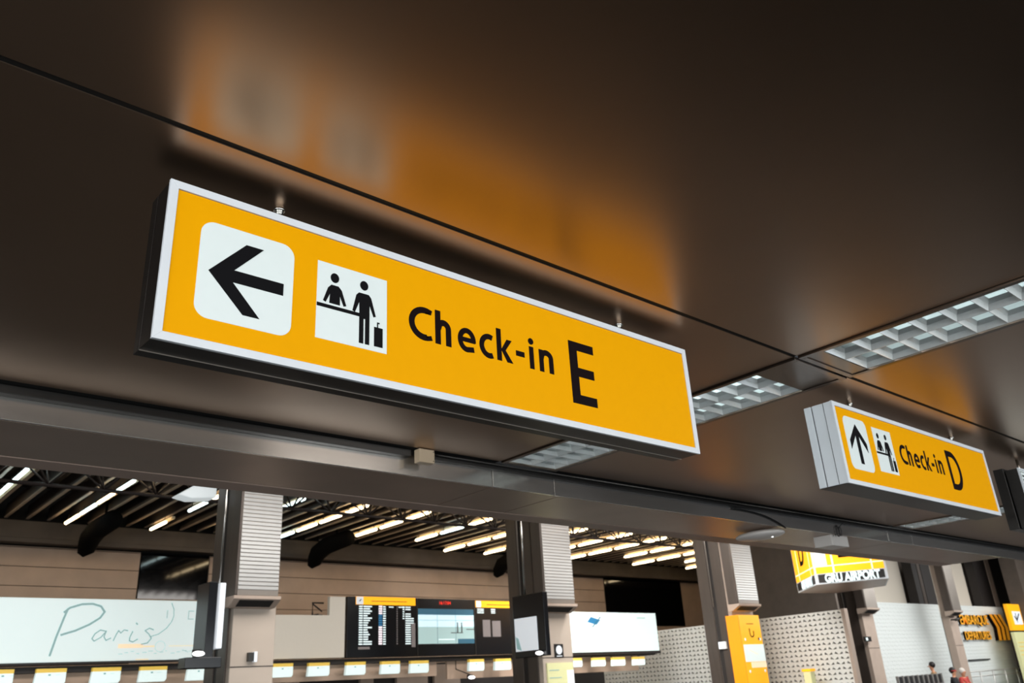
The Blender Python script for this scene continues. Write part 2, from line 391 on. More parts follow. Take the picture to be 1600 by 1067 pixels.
# third sign at the picture's right edge, dark case and white face
t = thing('hanging_sign', 'dark cased hanging sign with white face cut off by the right edge', 'sign', (9.0, 2.52, 2.34))
MB().box(8.145, 10.0, 2.44, 2.54, 2.342, 2.856).build('case', M['trunk'], t, bevel=.003)
MB().box(8.15, 10.0, 2.555, 2.64, 2.345, 2.88).build('rear_case', M['trunk'], t, bevel=.003)
f = MB()
for a, b, c, d in ((8.14, 10.0, 2.344, 2.357), (8.14, 10.0, 2.846, 2.859), (8.14, 8.153, 2.357, 2.846), (9.987, 10.0, 2.357, 2.846)): f.box(a, b, 2.426, 2.44, c, d)
f.build('frame', M['frame'], t)
MB().box(8.156, 9.984, 2.432, 2.4395, 2.36, 2.843).build('face_panel', M['white'], t)
f = MB()
for a, b, c, d in ((8.17, 9.97, 2.372, 2.376), (8.17, 9.97, 2.826, 2.83), (8.17, 8.174, 2.376, 2.826)): f.box(a, b, 2.43, 2.4318, c, d)
for k in range(3): f.box(8.2+k*.5, 8.6+k*.5, 2.43, 2.4318, 2.785, 2.80); f.box(8.2+k*.5, 8.5+k*.5, 2.43, 2.4318, 2.75, 2.765)
f.build('printed_lines', M['black'], t)
for rx in (8.5, 9.6): MB().tube([(rx, 2.53, 2.85), (rx, 2.53, CZ-.001)], .012, 12).build('hanger_rod', M['rod'], t, smooth=True)

# ------------------------------------------------------------------ trunking, junction box, access point, cable box
t = MB().box(-9, 3.44, 4.975, 5.038, 2.948, 2.998).box(3.62, 46, 4.99, 5.038, 2.955, 2.995)
tag(t.build('cable_trunking', M['trunk'], bevel=.004), 'dark cable trunking running along the top of the metal fascia', 'trunking')
tag(MB().tube([(3.615, 4.965, 2.985), (46, 4.965, 2.985)], .010, 10).build('conduit', M['trunk'], smooth=True), 'thin metal conduit running right from the beige junction box', 'conduit')
t = thing('junction_box', 'small beige junction box on the cable trunking below the near sign', 'junction box', (3.53, 4.94, 2.94))
MB().box(3.462, 3.6, 4.90, 4.972, 2.893, 2.996).build('body', M['beige'], t, bevel=.006)
for z in (2.91, 2.98): MB().tube([(3.588, 4.9005, z), (3.588, 4.898, z)], .004, 8).build('screw', M['gap'], t)

t = thing('wifi_access_point', 'oval white wireless access point under the metal fascia', 'access point', (8.44, 5.32, 2.76))
MB().ell((8.44, 5.30, 2.765), .2, .3, .052, 32, 14).build('cover', M['plastic'], t, smooth=True)
MB().tube([(8.44, 5.30, 2.80), (8.44, 5.30, 2.819)], .05, 20).build('mount', M['trunk'], t, smooth=True)
MB().ell((8.43, 5.14, 2.722), .012, .012, .006, 10, 6).build('status_light', M['led'], t, smooth=True)
pts = []
for i in range(17):
    s = i/16
    pts.append((7.55+1.0*s, 5.03, 2.94-.13*s**3))
tag(MB().tube(pts, .010, 8).build('cable', M['cable'], smooth=True), 'black cable drooping down the fascia to the access point', 'cable')

t = thing('cable_box', 'small grey box with loose wires under the fascia, right of the access point', 'box', (9.8, 5.15, 2.7))
MB().box(9.6, 10.0, 5.065, 5.30, 2.69, 2.818).build('body', M['plastic'], t, bevel=.006)
for q, (dx, r) in enumerate(((0, .05), (.05, .04))):
    p = [(9.72+dx+r*cos(a*pi/8)*.8, 5.028-.004*q, 2.86+r*sin(a*pi/8)*1.3) for a in range(-5, 14)]
    MB().tube(p, .005, 6).build('wire', M['cable'], t, smooth=True)
MB().tube([(9.75, 5.03, 2.9), (9.82, 5.0, 2.955), (9.80, 4.97, 2.93)], .005, 6).build('wire', M['cable'], t, smooth=True)
MB().tube([(9.64, 5.05, 2.80), (9.70, 5.05, 2.82), (9.66, 5.04, 2.84)], .009, 6).build('clip', M['rod'], t, smooth=True)

# ------------------------------------------------------------------ check-in hall shell
YW = 22
w = MB()
def wallpan(x0, x1, z0, z1):
    z = z0
    while z < z1-.02:
        zz = min(z+.43, z1); w.box(x0+.01, x1-.01, YW, YW+.1, z+.008, zz-.008); z = zz
for x0, x1 in ((3.88, 7.0), (8.75, 23.9)): wallpan(x0, x1, 1.55, 5.02)
w.box(-9, 3.7, YW, YW+.1, 0, 5.02).box(7.0, 8.75, YW, YW+.1, 0, 3.9).box(28.5, 46, YW, YW+.1, 0, 5.02).box(23.9, 28.5, YW, YW+.1, 0, 3.3)
struct(w.build('wall_back', M['wallb']))
struct(MB().box(-9, 46, YW+.1, YW+.15, 0, 6.8).build('wall_back', M['gap']))
struct(MB().box(7.02, 8.73, YW-.02, YW+.06, 3.9, 5.0).build('window_1', M['glass']))
struct(MB().box(23.92, 28.48, YW-.02, YW+.06, 3.3, 5.0).build('window_2', M['glass']))
bm_ = MB().box(-9, 46, 21.6, 22.1, 5.05, 5.52).box(-9, 46, 21.5, 21.6, 5.02, 5.12)
struct(bm_.build('trim_5', M['beam'], bevel=.01))
struct(MB().box(-9, 46, 5.2, 22.1, 6.4, 6.6).build('ceiling', M['roof']))
sl = MB(); s2l = MB()
x = 1.6
while x < 36:
    sl.box(x, x+.045, 9, 21.6, 5.575, 5.86); s2l.box(x-.008, x+.053, 9, 21.6, 5.55, 5.574); x += .44
struct(sl.build('ceiling', M['fin'])); struct(s2l.build('ceiling', M['lipm']))
# tubular lamps in rows
rowx = [3.1, 4.93, 6.83, 8.5, 10.1, 11.85, 13.8, 15.7, 17.3, 19.2, 20.9, 22.7, 24.5, 26.1, 27.7]
proto = {}
def lamp(x, y, label, cool):
    k = 'c' if cool else 'w'
    if k not in proto:
        t = thing('tube_lamp', label, 'lamp', (x, y, 5.4), 'tube lamps under the slatted roof')
        MB().tube([(x, y, 5.4), (x, y+.04, 5.4), (x, y+1.0, 5.4), (x, y+1.04, 5.4)], [.02, .036, .036, .02], 10).build('tube', M['lampw' if cool else 'lamp'], t, smooth=True)
        MB().box(x+.10, x+.17, y-.08, y+1.12, 5.47, 5.53).build('reflector', M['refl'], t)
        for q in (.15, .9): MB().tube([(x, y+q, 5.42), (x+.02, y+q, 5.56)], .008, 6).build('hanger', M['steel'], t)
        proto[k] = (t, x, y)
        return t
    t0, _, _ = proto[k]
    t = t0.copy(); col.objects.link(t); t.location = (x, y, 5.4); t['label'] = label
    for ch in list(t0.children):
        c = ch.copy(); col.objects.link(c); c.parent = t
    return t
for i, x in enumerate(rowx):
    for j in range(5):
        if i >= 11 and j == 0 and i % 2: continue
        if (i, j) in ((2, 1), (6, 0)): continue
        where = ['at its far wall end', 'second from the far wall', 'third from the far wall', 'fourth from the far wall', 'at its near end'][j]
        lamp(x, 19.95-j*1.2, 'glowing tube lamp in the %s lamp row from the left, %s' % (ORD[i], where), (i in (0, 3) and j > 0) or (i == 1 and j == 1) or random.random() < .08)
# roof trusses across the hall
def truss(y, z0, z1, x0, x1, label):
    t = thing('roof_truss', label, 'truss', ((x0+x1)/2, y, z0))
    r = .035
    MB().tube([(x0, y, z0), (x1, y, z0)], r, 8).build('lower_chord', M['steel'], t, smooth=True)
    for dy in (-.4, .4): MB().tube([(x0, y+dy, z1), (x1, y+dy, z1)], r, 8).build('upper_chord', M['steel'], t, smooth=True)
    wb_ = MB(); n = int((x1-x0)/.9); d = (x1-x0)/n
    for k in range(n):
        xa = x0+k*d
        for dy in (-.4, .4):
            wb_.tube([(xa, y, z0), (xa+d/2, y+dy, z1)], .02, 6).tube([(xa+d/2, y+dy, z1), (xa+d, y, z0)], .02, 6)
        wb_.tube([(xa+d/2, y-.4, z1), (xa+d/2, y+.4, z1)], .018, 6)
        wb_.tube([(xa, y, z0), (xa, y+.4, z1)], .016, 6)
    wb_.build('web', M['steel'], t, smooth=True)
truss(15.6, 4.97, 5.5, 1.5, 34, 'dark tubular roof truss crossing the hall in front of the lamp rows')
# black duct elbows at the head of the back wall
for i, x in enumerate((5.5, 11.38, 18.05)):
    d = MB().tube([(x, 19.4, 5.25), (x, 20.5, 5.22), (x, 21.0, 5.1), (x, 21.2, 4.9), (x-.1, 21.25, 4.75)], [.21, .23, .23, .2, .08], 14).tube([(x, 20.0, 5.2), (x, 20.0, 6.395)], .03, 8)
    tag(d.build('duct_elbow', M['duct'], smooth=True), 'black duct elbow at the top of the back wall, %s from the left' % ORD[i], 'duct', 'black duct elbows')
# bright hanging panel light by the first column
t = thing('flood_light', 'white glowing box light hanging high beside the first column', 'lamp', (5.3, 14, 4.65))
MB().prism([(4.98, 14.1, 4.68), (5.2, 14.05, 4.62), (5.6, 14, 4.66), (5.6, 14, 4.86), (5.3, 14.05, 4.9)], (0, .35, .0)).build('body', M['floodm'], t, bevel=.02)
MB().tube([(5.4, 14.2, 4.85), (5.4, 14.2, 6.398)], .015, 8).build('hanger', M['steel'], t)

# ------------------------------------------------------------------ columns and their air ducts
colx = [(5.62, 6.33), (12.12, 12.98), (18.82, 19.75), (25.55, 26.25), (31.75, 32.4)]
for i, (a, b) in enumerate(colx):
    t = thing('column', 'tall metal clad hall column, %s from the left' % ORD[i], 'column', ((a+b)/2, 13.4, 0), 'columns along the check-in hall')
    yb = 13.25 if i == 4 else 13.9
    MB().box(a, b, 13.0, yb, 0, 6.4).build('shaft', M['colw'] if i < 2 else M['concrete'], t, bevel=.01)
    if i != 4:
        for ya, yc in ((13.12, 13.42), (13.56, 13.9)): MB().box(a-.03, a-.002, ya, yc, 0, 6.4).build('side_cladding', M['colm'], t, bevel=.006)
        MB().box(a-.012, a-.0015, 13.43, 13.55, 0, 6.4).build('groove', M['cold'], t)
    if i != 4: MB().tube([(a-.05, 13.5, 3.0), (a-.05, 13.5, 6.2)], .014, 8).build('downpipe', M['shaft'], t, smooth=True)
    MB().box(a, b, 12.996, 12.9995, 1.86, 1.875).build('seam', M['cold'], t)
    # duct in front of the column
    z0 = 2.83 if i < 2 else 2.95
    u = thing('air_duct', 'grey boxed air duct hanging down the front of the %s column' % ORD[i], 'duct', ((a+b)/2-.12, 12.8, z0), 'air ducts on the columns')
    da, db = a-.13, b-.12
    if i >= 3: da, db = a-.25, b-.2
    MB().box(da, db, 12.7, 12.995, z0+.052, 6.3).build('casing', M['colm'], u, bevel=.02)
    MB().box(da+.035, db-.01, 12.688, 12.699, z0+.056, 6.3).build('front_cover', M['shaft'], u, bevel=.003)
    def rim(xa, xb): return [(xa, 12.655, z0+.05), (xa, 12.995, z0+.05), (xa, 12.995, z0-.11), (xa, 12.86, z0-.11), (xa, 12.655, z0+.0)]
    MB().prism(rim(da-.03, 0), (db-da+.06, 0, 0)).build('outlet_rim', M['concrete'], u, bevel=.008)
    q0, q1 = Vector((0, 12.855, z0-.108)), Vector((0, 12.66, z0-.002)); dd = (q1-q0); nn = Vector((0, -dd.z, dd.y)).normalized()
    if nn.z > 0: nn = -nn
    pa, pb = q0+dd*.12+nn*.002, q0+dd*.88+nn*.002
    MB().prism([(da+.08, pa.y, pa.z), (db-.08, pa.y, pa.z), (db-.08, pb.y, pb.z), (da+.08, pb.y, pb.z)], tuple(nn*.004)).build('grille', M['gap'], u)
    lv = MB()
    if i < 3:
        for k in range(34):
            z = z0+.14+k*.062
            lv.prism([(da+.04, 12.687, z), (da+.04, 12.681, z+.008), (da+.04, 12.687, z+.054)], (db-da-.055, 0, 0))
        lv.build('louvre_slats', M['shaft_w'], u)

# small things on the columns
t = thing('wall_device', 'small white and dark box device on the first column', 'device', (5.95, 12.97, 1.93))
MB().box(5.88, 5.97, 12.93, 12.999, 1.94, 2.07).build('body', M['trunk'], t, bevel=.004)
MB().box(5.972, 6.02, 12.92, 12.999, 1.93, 2.08).build('cover', M['paper'], t, bevel=.004)
t = thing('plaque', 'dark square plaque with a white disc on the second column', 'plaque', (12.58, 12.99, 1.86))
MB().box(12.45, 12.70, 12.985, 12.999, 1.865, 2.125).build('plate', M['gap'], t)
MB().prism([(12.575+.085*cos(k*pi/12), 12.984, 2.01+.085*sin(k*pi/12)) for k in range(24)], (0, -.004, 0)).build('disc', M['paper'], t)
MB().box(12.50, 12.65, 12.98, 12.984, 1.885, 1.90).build('caption', M['paper'], t)
t = thing('poster', 'pale yellow printed poster low on the second column', 'poster', (12.5, 12.98, 0))
MB().box(12.2, 12.93, 12.97, 12.999, .3, 1.765).build('sheet', M['pale'], t)
MB().box(12.74, 12.93, 12.966, 12.9695, .3, 1.62).build('side_sheet', M['paper'], t)
k = MB()
for z in (1.62, 1.48, 1.36, 1.24): k.box(12.25, 12.5+.1*((z*10) % 2), 12.966, 12.9695, z, z+.015)
k.build('print', M['ink'], t)
t = thing('switch_box', 'small white square box on the side of the third column', 'box', (18.76, 13.5, 2))
MB().box(18.73, 18.785, 13.28, 13.5, 1.97, 2.14).build('body', M['paper'], t, bevel=.005)
t = thing('security_camera', 'small grey security camera on the fifth column', 'camera', (32, 12.9, 2.7))
MB().tube([(31.85, 12.99, 2.72), (31.85, 12.8, 2.70)], .025, 8).build('bracket', M['trunk'], t, smooth=True)
MB().tube([(31.7, 12.78, 2.70), (31.98, 12.74, 2.74)], .045, 10).build('body', M['trunk'], t, smooth=True)

t = thing('exit_sign', 'small dark green sign projecting from the fourth column', 'sign', (25.5, 12.9, 2.05))
MB().box(25.2, 25.62, 12.9, 12.93, 2.05, 2.19).build('plate', M['trunk'], t)
MB().box(25.3, 25.4, 12.895, 12.899, 2.08, 2.16).build('symbol', M['csign'], t)
MB().box(25.38, 25.44, 12.93, 12.998, 2.1, 2.14).build('bracket', M['trunk'], t)
# portrait displays hung on the columns
t = thing('portrait_display', 'black upright display with a lit white page beside the second column', 'display', (11.6, 12.75, 1.88))
MB().box(11.6, 11.72, 12.32, 13.24, 1.88, 3.06).build('case', M['screenk'], t, bevel=.01)
MB().box(11.592, 11.599, 12.54, 13.2, 2.0, 2.62).build('screen', M['paper'], t)
MB().prism([(11.59, 13.16, 2.05), (11.59, 13.02, 2.01), (11.59, 13.1, 2.24), (11.59, 13.18, 2.28)], (-.002, 0, 0)).build('printed_mark', M['ink'], t)
MB().tube([(11.66, 12.9, 3.06), (11.66, 12.9, 5.55)], .02, 8).build('pole', M['rod'], t, smooth=True)
t = thing('portrait_display', 'black upright display seen edge on with white front beside the first column', 'display', (5.05, 12.5, 1.9))
MB().box(4.99, 5.12, 12.45, 12.9, 1.88, 3.04).build('case', M['screenk'], t, bevel=.01)
MB().box(5.135, 5.22, 12.4, 12.9, 2.10, 3.02).build('screen', M['paper'], t, bevel=.008)
MB().tube([(5.2, 12.6, 3.02), (5.2, 12.6, 5.55)], .015, 8).build('pole', M['rod'], t, smooth=True)
for nm, (x, y, z) in (('under the Paris poster corner', (4.86, 12.33, 2.03)), ('under the upright display at the second column', (11.5, 12.42, 1.93)), ('below the flight screens', (12.35, 15.6, 1.62))):
    t = thing('spot_light', 'small glowing white spot light ' + nm, 'lamp', (x, y, z), 'small white spot lights')
    MB().ell((x, y, z), .09, .05, .035, 12, 8).build('lens', M['led'], t, smooth=True)
    MB().box(x-.06, x+.06, y+.03, y+.1, z-.02, z+.06).build('body', M['gap'], t, bevel=.005)
    if x > 12: MB().tube([(x, y+.06, z+.06), (x, 16.17, z+.2), (x, 16.17, 1.999)], .012, 6).build('arm', M['gap'], t)
MBx = MB().box(4.72, 5.25, 12.44, 12.7, 1.84, 1.99).build('shelf', M['screenk'], bpy.data.objects['portrait_display.001'], bevel=.01)

# ------------------------------------------------------------------ check-in row: posters, boards, flight screens
Y = 16.0
t = thing('light_box', 'wide glowing white light box poster reading Paris in script', 'poster', (4.0, Y, 2.16))
MB().box(1.0, 6.27, Y, Y+.12, 2.155, 3.17).build('case', M['lightbox'], t, bevel=.006)
MB().box(1.0, 6.28, Y-.01, Y+.14, 2.12, 2.153).build('lower_rail', M['cold'], t)
a = Art(0, 0, Y-.002, 1.0, .002)
def pp(x, y): return (x, y)
# script "Paris": x 3.9..5.6
a.stroke([(3.82, 2.25), (3.88, 2.55), (3.95, 2.83), (4.0, 3.01)], .034)
a.stroke([(3.94, 2.94), (4.03, 3.02), (4.21, 3.08), (4.38, 3.09), (4.52, 3.05), (4.59, 2.96), (4.53, 2.86), (4.37, 2.75), (4.16, 2.65), (3.94, 2.58)], .034)
a.build('script_initial', M['ink'], t)
a = Art(0, 0, Y-.002, 1.0, .002)
a.stroke([(4.65, 2.64), (4.56, 2.66), (4.48, 2.6), (4.44, 2.52), (4.48, 2.48), (4.58, 2.54), (4.66, 2.64)], .018); a.stroke([(4.66, 2.65), (4.63, 2.55), (4.67, 2.49), (4.75, 2.53)], .018)
a.stroke([(4.79, 2.48), (4.83, 2.59), (4.86, 2.65), (4.9, 2.61), (4.95, 2.66), (5.02, 2.65)], .018)
a.stroke([(5.1, 2.64), (5.06, 2.54), (5.06, 2.48), (5.12, 2.46), (5.2, 2.51)], .018); a.stroke([(5.14, 2.78), (5.17, 2.75)], .022)
a.stroke([(5.46, 2.66), (5.38, 2.69), (5.31, 2.65), (5.38, 2.59), (5.43, 2.52), (5.37, 2.44), (5.26, 2.42)], .018)
a.stroke([(5.42, 2.55), (5.55, 2.59), (5.68, 2.69), (5.76, 2.80), (5.79, 2.90), (5.78, 3.02), (5.73, 3.13)], .013)
a.build('script_letters', M['ink'], t)
a = Art(0, 0, Y-.002, 1.0, .001)
a.poly([(4.88, 2.36), (5.3, 2.36), (5.3, 2.37), (5.5, 2.37), (5.5, 2.40), (5.3, 2.40), (5.3, 2.43), (4.88, 2.43)]); a.build('printed_band', M['peach'], t)
for q_ in ((5.75, 6.2, 2.38, 2.395), (5.2, 5.42, 2.16, 2.18)):
    a = Art(0, 0, Y-.002, 1.0, .001); a.rect(*q_); a.build('printed_band', M['peach'], t)
a = Art(0, 0, Y-.002, 1.0, .001)
for k in range(12): a.rect(4.9+k*.1, 4.9+k*.1+.07*random.random()+.02, 2.26+.02*(k % 3), 2.272+.02*(k % 3))
a.stroke(arc(5.6, 2.38, .09, .09, 0, 350, 20), .008); a.stroke([(6.0, 2.32), (6.1, 2.28), (6.16, 2.3)], .01)
a.rect(5.66, 5.68, 2.86, 3.0); a.rect(6.05, 6.07, 2.84, 3.0); a.rect(6.07, 6.16, 2.98, 3.0); a.rect(6.07, 6.16, 2.84, 2.86)
a.build('fine_print', M['ink2'], t)

t = thing('notice_board', 'blank cream stepped board left of the flight screens', 'board', (8.5, Y, 2.12))
MB().prism([(7.2, Y, 2.12), (9.35, Y, 2.12), (9.35, Y, 3.32), (8.98, Y, 3.32), (8.98, Y, 2.945), (7.2, Y, 2.945)], (0, .1, 0)).build('board', M['board'], t, bevel=.006)
s_ = MB().tube([(8.75, Y+.3, 2.97), (8.75, Y+.3, 3.22), (9.0, Y+.3, 3.22)], .02, 6).tube([(8.75, Y+.3, 3.2), (8.97, Y+.3, 3.05)], .015, 6).tube([(8.75, Y+.3, 2.97), (8.97, Y+.3, 2.97)], .02, 6).tube([(8.75, Y+.05, 2.96), (8.75, Y+.3, 2.97)], .02, 6)
s_.build('rear_bracket', M['steel'], t)

t = thing('flight_board', 'black departures board with three screens under yellow headers', 'screen', (11.8, Y, 2.1))
MB().box(9.40, 14.3, Y, Y+.2, 2.11, 3.33).build('case', M['screenk'], t, bevel=.008)
def scr(x0, x1, z0, z1, m_, name='screen'):
    return MB().box(x0, x1, Y-.006, Y-.001, z0, z1).build(name, m_, t)
h = scr(9.6, 11.13, 3.17, 3.335, M['hdr'], 'header')
MB().box(9.61, 9.78, Y-.009, Y-.0065, 3.175, 3.33).build('header_symbol_plate', M['paper'], h)
def txt(body, size, x, y, z, m_, name, parent, rot=(pi/2, 0, 0), extrude=.001, offset=0.0, sx=1.0, align='LEFT', shear=0.0):
    cu = bpy.data.curves.new(name, 'FONT'); cu.body = body; cu.size = size; cu.extrude = extrude; cu.offset = offset; cu.align_x = align; cu.shear = shear
    tmp = bpy.data.objects.new('tmp', cu); col.objects.link(tmp); bpy.context.view_layer.update()
    me = bpy.data.meshes.new_from_object(tmp.evaluated_get(bpy.context.evaluated_depsgraph_get()))
    bpy.data.objects.remove(tmp); bpy.data.curves.remove(cu)
    from mathutils import Euler
    me.transform(Matrix.Translation((x, y, z)) @ Euler(rot).to_matrix().to_4x4() @ Matrix.Diagonal((sx, 1, 1, 1)))
    me.materials.clear(); me.materials.append(m_)
    o = bpy.data.objects.new(name, me); col.objects.link(o)
    if parent is not None:
        o.parent = parent; T = Vector((0, 0, 0)); b_ = parent
        while b_ is not None: T += b_.location; b_ = b_.parent
        me.transform(Matrix.Translation(-T))
    return o
k = MB()
k.box(9.98, 10.9, Y-.009, Y-.0065, 3.238, 3.252)
k.prism([(9.67, Y-.0095, 3.24), (9.70, Y-.0095, 3.235), (9.74, Y-.0095, 3.28), (9.72, Y-.0095, 3.285)], (0, -.002, 0)).build('header_print', M['trunk'], h)
rowsn = 17
dt, db_, dp, dg = MB(), MB(), MB(), MB()
for r in range(rowsn):
    z = 3.12-r*.0475
    dt.box(9.68, 9.77, Y-.006, Y-.003, z, z+.026); ln = random.choice([.08, .1, .14, .19])
    dt.box(9.79, 9.81+ln, Y-.006, Y-.003, z, z+.026)
    (db_ if 4 <= r <= 8 else dp).box(10.17, 10.26, Y-.006, Y-.003, z, z+.036)
    dt.box(10.28, 10.35, Y-.006, Y-.003, z, z+.024)
    if r not in (2,): dt.box(10.86, 11.0, Y-.006, Y-.003, z, z+.024)
    if r < 6: dt.box(10.79, 10.83, Y-.006, Y-.003, z, z+.024)
    if r in (5, 6, 7): dt.box(11.0, 11.08, Y-.006, Y-.003, z, z+.024)
    dg.box(10.63, 10.655, Y-.006, Y-.003, z, z+.03)
dt.box(10.43, 10.55, Y-.006, Y-.003, 3.12, 3.14); dt.box(10.68, 10.84, Y-.006, Y-.003, 3.12, 3.14)
MB().box(9.67, 9.95, Y-.006, Y-.003, 2.27, 2.32).build('dim_footer', M['greyp'], t); MB().box(11.02, 11.12, Y-.006, Y-.003, 2.3, 2.8).build('dim_side', M['greyp'], t)
dt.build('flight_rows', M['dash'], t); db_.build('airline_logos', M['dashb'], t); dp.build('airline_logos', M['dashp'], t); dg.build('dim_columns', M['greyp'], t)
MB().box(11.165, 11.185, Y-.012, Y-.001, 2.12, 3.32).build('divider', M['trunk'], t)
MB().box(12.80, 12.82, Y-.012, Y-.001, 2.12, 3.32).build('divider', M['trunk'], t)
scr(11.2, 12.78, 2.98, 3.11, M['teal'], 'picture_band'); s2 = scr(11.2, 12.78, 2.36, 2.98, M['sea'], 'picture')
MB().box(11.2, 12.78, Y-.009, Y-.0065, 2.72, 2.98).build('picture_sky', M['seasky'], s2)
MB().box(12.3, 12.78, Y-.009, Y-.0065, 2.36, 2.46).build('picture_band', M['teal'], s2)
k = MB()
for xx in (12.28, 12.40): k.box(xx, xx+.03, Y-.012, Y-.0095, 2.6, 2.78).ell((xx+.015, Y-.01, 2.80), .018, .002, .02, 8, 6)
k.box(12.1, 12.45, Y-.012, Y-.0095, 2.585, 2.6).box(12.55, 12.78, Y-.012, Y-.0095, 2.66, 2.675).build('silhouettes', M['trunk'], s2)
k = MB()
for xx in (11.72, 12.24): k.box(xx, xx+.006, Y-.012, Y-.0095, 2.36, 3.1)
k.box(11.2, 12.78, Y-.012, Y-.0095, 2.86, 2.865).build('panel_seams', M['teal'], s2)
MB().box(11.75, 12.2, Y-.012, Y-.0095, 2.44, 2.46).build('caption', M['dash'], s2)
txt('16:17:04', .10, 11.78, Y-.003, 3.21, M['red'], 'clock_digits', t, extrude=.001, offset=.0, sx=1.0)
h2 = scr(12.85, 14.28, 3.16, 3.315, M['hdr'], 'header')
MB().box(12.87, 13.02, Y-.009, Y-.0065, 3.165, 3.31).build('header_symbol_plate', M['paper'], h2)
MB().box(13.2, 14.0, Y-.009, Y-.0065, 3.22, 3.235).build('header_print', M['trunk'], h2)
k = MB()
for r in range(3):
    k.box(12.9, 13.1, Y-.006, Y-.003, 3.11-r*.04, 3.13-r*.04); k.box(13.32, 13.45, Y-.006, Y-.003, 3.11-r*.04, 3.13-r*.04)
k.build('flight_rows', M['dash'], t)
k = MB().box(13.05, 13.28, Y-.006, Y-.003, 2.5, 2.88).box(13.34, 13.6, Y-.006, Y-.003, 2.5, 2.86)
k.build('screen_reflection_panel', M['greyp'], t)

t = thing('light_box', 'glowing white light box poster with small blue picture at right of second column', 'poster', (17.7, Y, 2.09))
MB().box(15.6, 19.42, Y, Y+.15, 2.10, 3.10).build('case', M['lightbox'], t, bevel=.006)
MB().box(15.6, 19.44, Y-.02, Y+.14, 2.03, 2.098).build('lower_rail', M['cold'], t)
a = Art(0, 0, Y-.002, 1.0, .002)
a.poly([(16.6, 2.85), (16.75, 2.98), (17.1, 2.9), (16.95, 2.78)]); a.build('picture', M['dashb'], t)
a = Art(0, 0, Y-.003, 1.0, .002); a.stroke([(16.78, 2.72), (17.12, 2.98)], .03); a.build('picture_line', M['teal'], t)
a = Art(0, 0, Y-.002, 1.0, .001)
for k_ in range(10):
    u_, v_ = 16.1+random.random()*1.4, 2.3+random.random()*.6
    a.stroke([(u_, v_), (u_+.14, v_-.08)], .02)
a.rect(18.6, 18.95, 2.95, 2.98); a.stroke([(16.85, 2.64), (16.9, 2.55), (16.95, 2.6)], .015)
a.build('fine_print', M['ink2'], t)

# canopy over the counters, brown panels, counter signs
tag(MB().box(-9, 19.4, 16.15, 16.6, 2.0, 2.10).build('counter_canopy', M['cold'], bevel=.005), 'long dark canopy rail above the check-in counters', 'canopy')
tag(MB().box(-9, 11.9, 16.30, 16.36, 1.70, 1.998).build('canopy_panel', M['wallb']), 'brown back panel strip between the counter signs', 'panel')
tag(MB().box(12.2, 18.8, 16.30, 16.36, 1.62, 1.998).build('canopy_panel', M['wallb']), 'shorter brown back panel strip right of the flight screens', 'panel')
struct(MB().box(-9, 19.2, 18.0, 18.1, 0, 2.05).build('wall_counter', M['cold']))
for (x0, x1), nm in zip(((9.0, 9.35), (10.9, 11.25), (11.9, 12.8), (13.0, 13.8), (15.9, 16.4)), ORD):
    tag(MB().box(x0, x1, 17.9, 17.99, 0, 2.0).build('counter_back_panel', M['concrete']), 'pale panel standing behind the check-in counters, %s from the left' % nm, 'panel', 'panels behind the counters')
signs = [(2.95,3.32,1.99),(3.62,4.09,1.96),(4.47,4.95,1.94),(5.25,5.73,1.91),(6.08,6.46,1.89),(7.72,8.16,1.85),(8.48,8.96,1.83),(9.33,9.8,1.82),(10.17,10.65,1.81),(10.91,11.4,1.79),(12.52,12.97,1.77),(13.29,13.79,1.77),(15.66,16.19,1.70),(16.58,17.06,1.69),(17.33,17.83,1.68),(18.16,18.63,1.67)]
for i, (a0, b0, z) in enumerate(signs):
    t = thing('counter_sign', 'white counter sign with a yellow top strip, %s from the left' % ORD[i], 'sign', ((a0+b0)/2, 15.95, z), 'counter signs below the canopy')
    zt = 2.06-(i*.005); zb = zt-.25
    if i > 11: zt -= .035; zb = zt-.21
    MB().prism([(a0, 15.9, zb), (b0-.03, 15.9, zb), (b0, 15.9, zb+.04), (b0, 15.9, zt-.062), (a0+.02, 15.9, zt-.062)], (0, .08, 0)).build('body', M['csign'], t, bevel=.004)
    s2 = MB().box(a0+.02, b0, 15.9, 15.98, zt-.06, zt).build('top_strip', M['cyel'], t)
    k = MB()
    k.box(a0+.2, a0+.24, 15.896, 15.8995, zb+.14, zb+.165); k.box(a0+.31, a0+.38, 15.896, 15.8995, zb+.15, zb+.155)
    k.build('print', M['ink'], t)
    MB().tube([((a0+b0)/2, 15.985, zt-.1), ((a0+b0)/2, 16.06, zt-.08), ((a0+b0)/2, 16.17, 1.985), ((a0+b0)/2, 16.17, 1.999)], .012, 6).build('bracket', M['steel'], t)

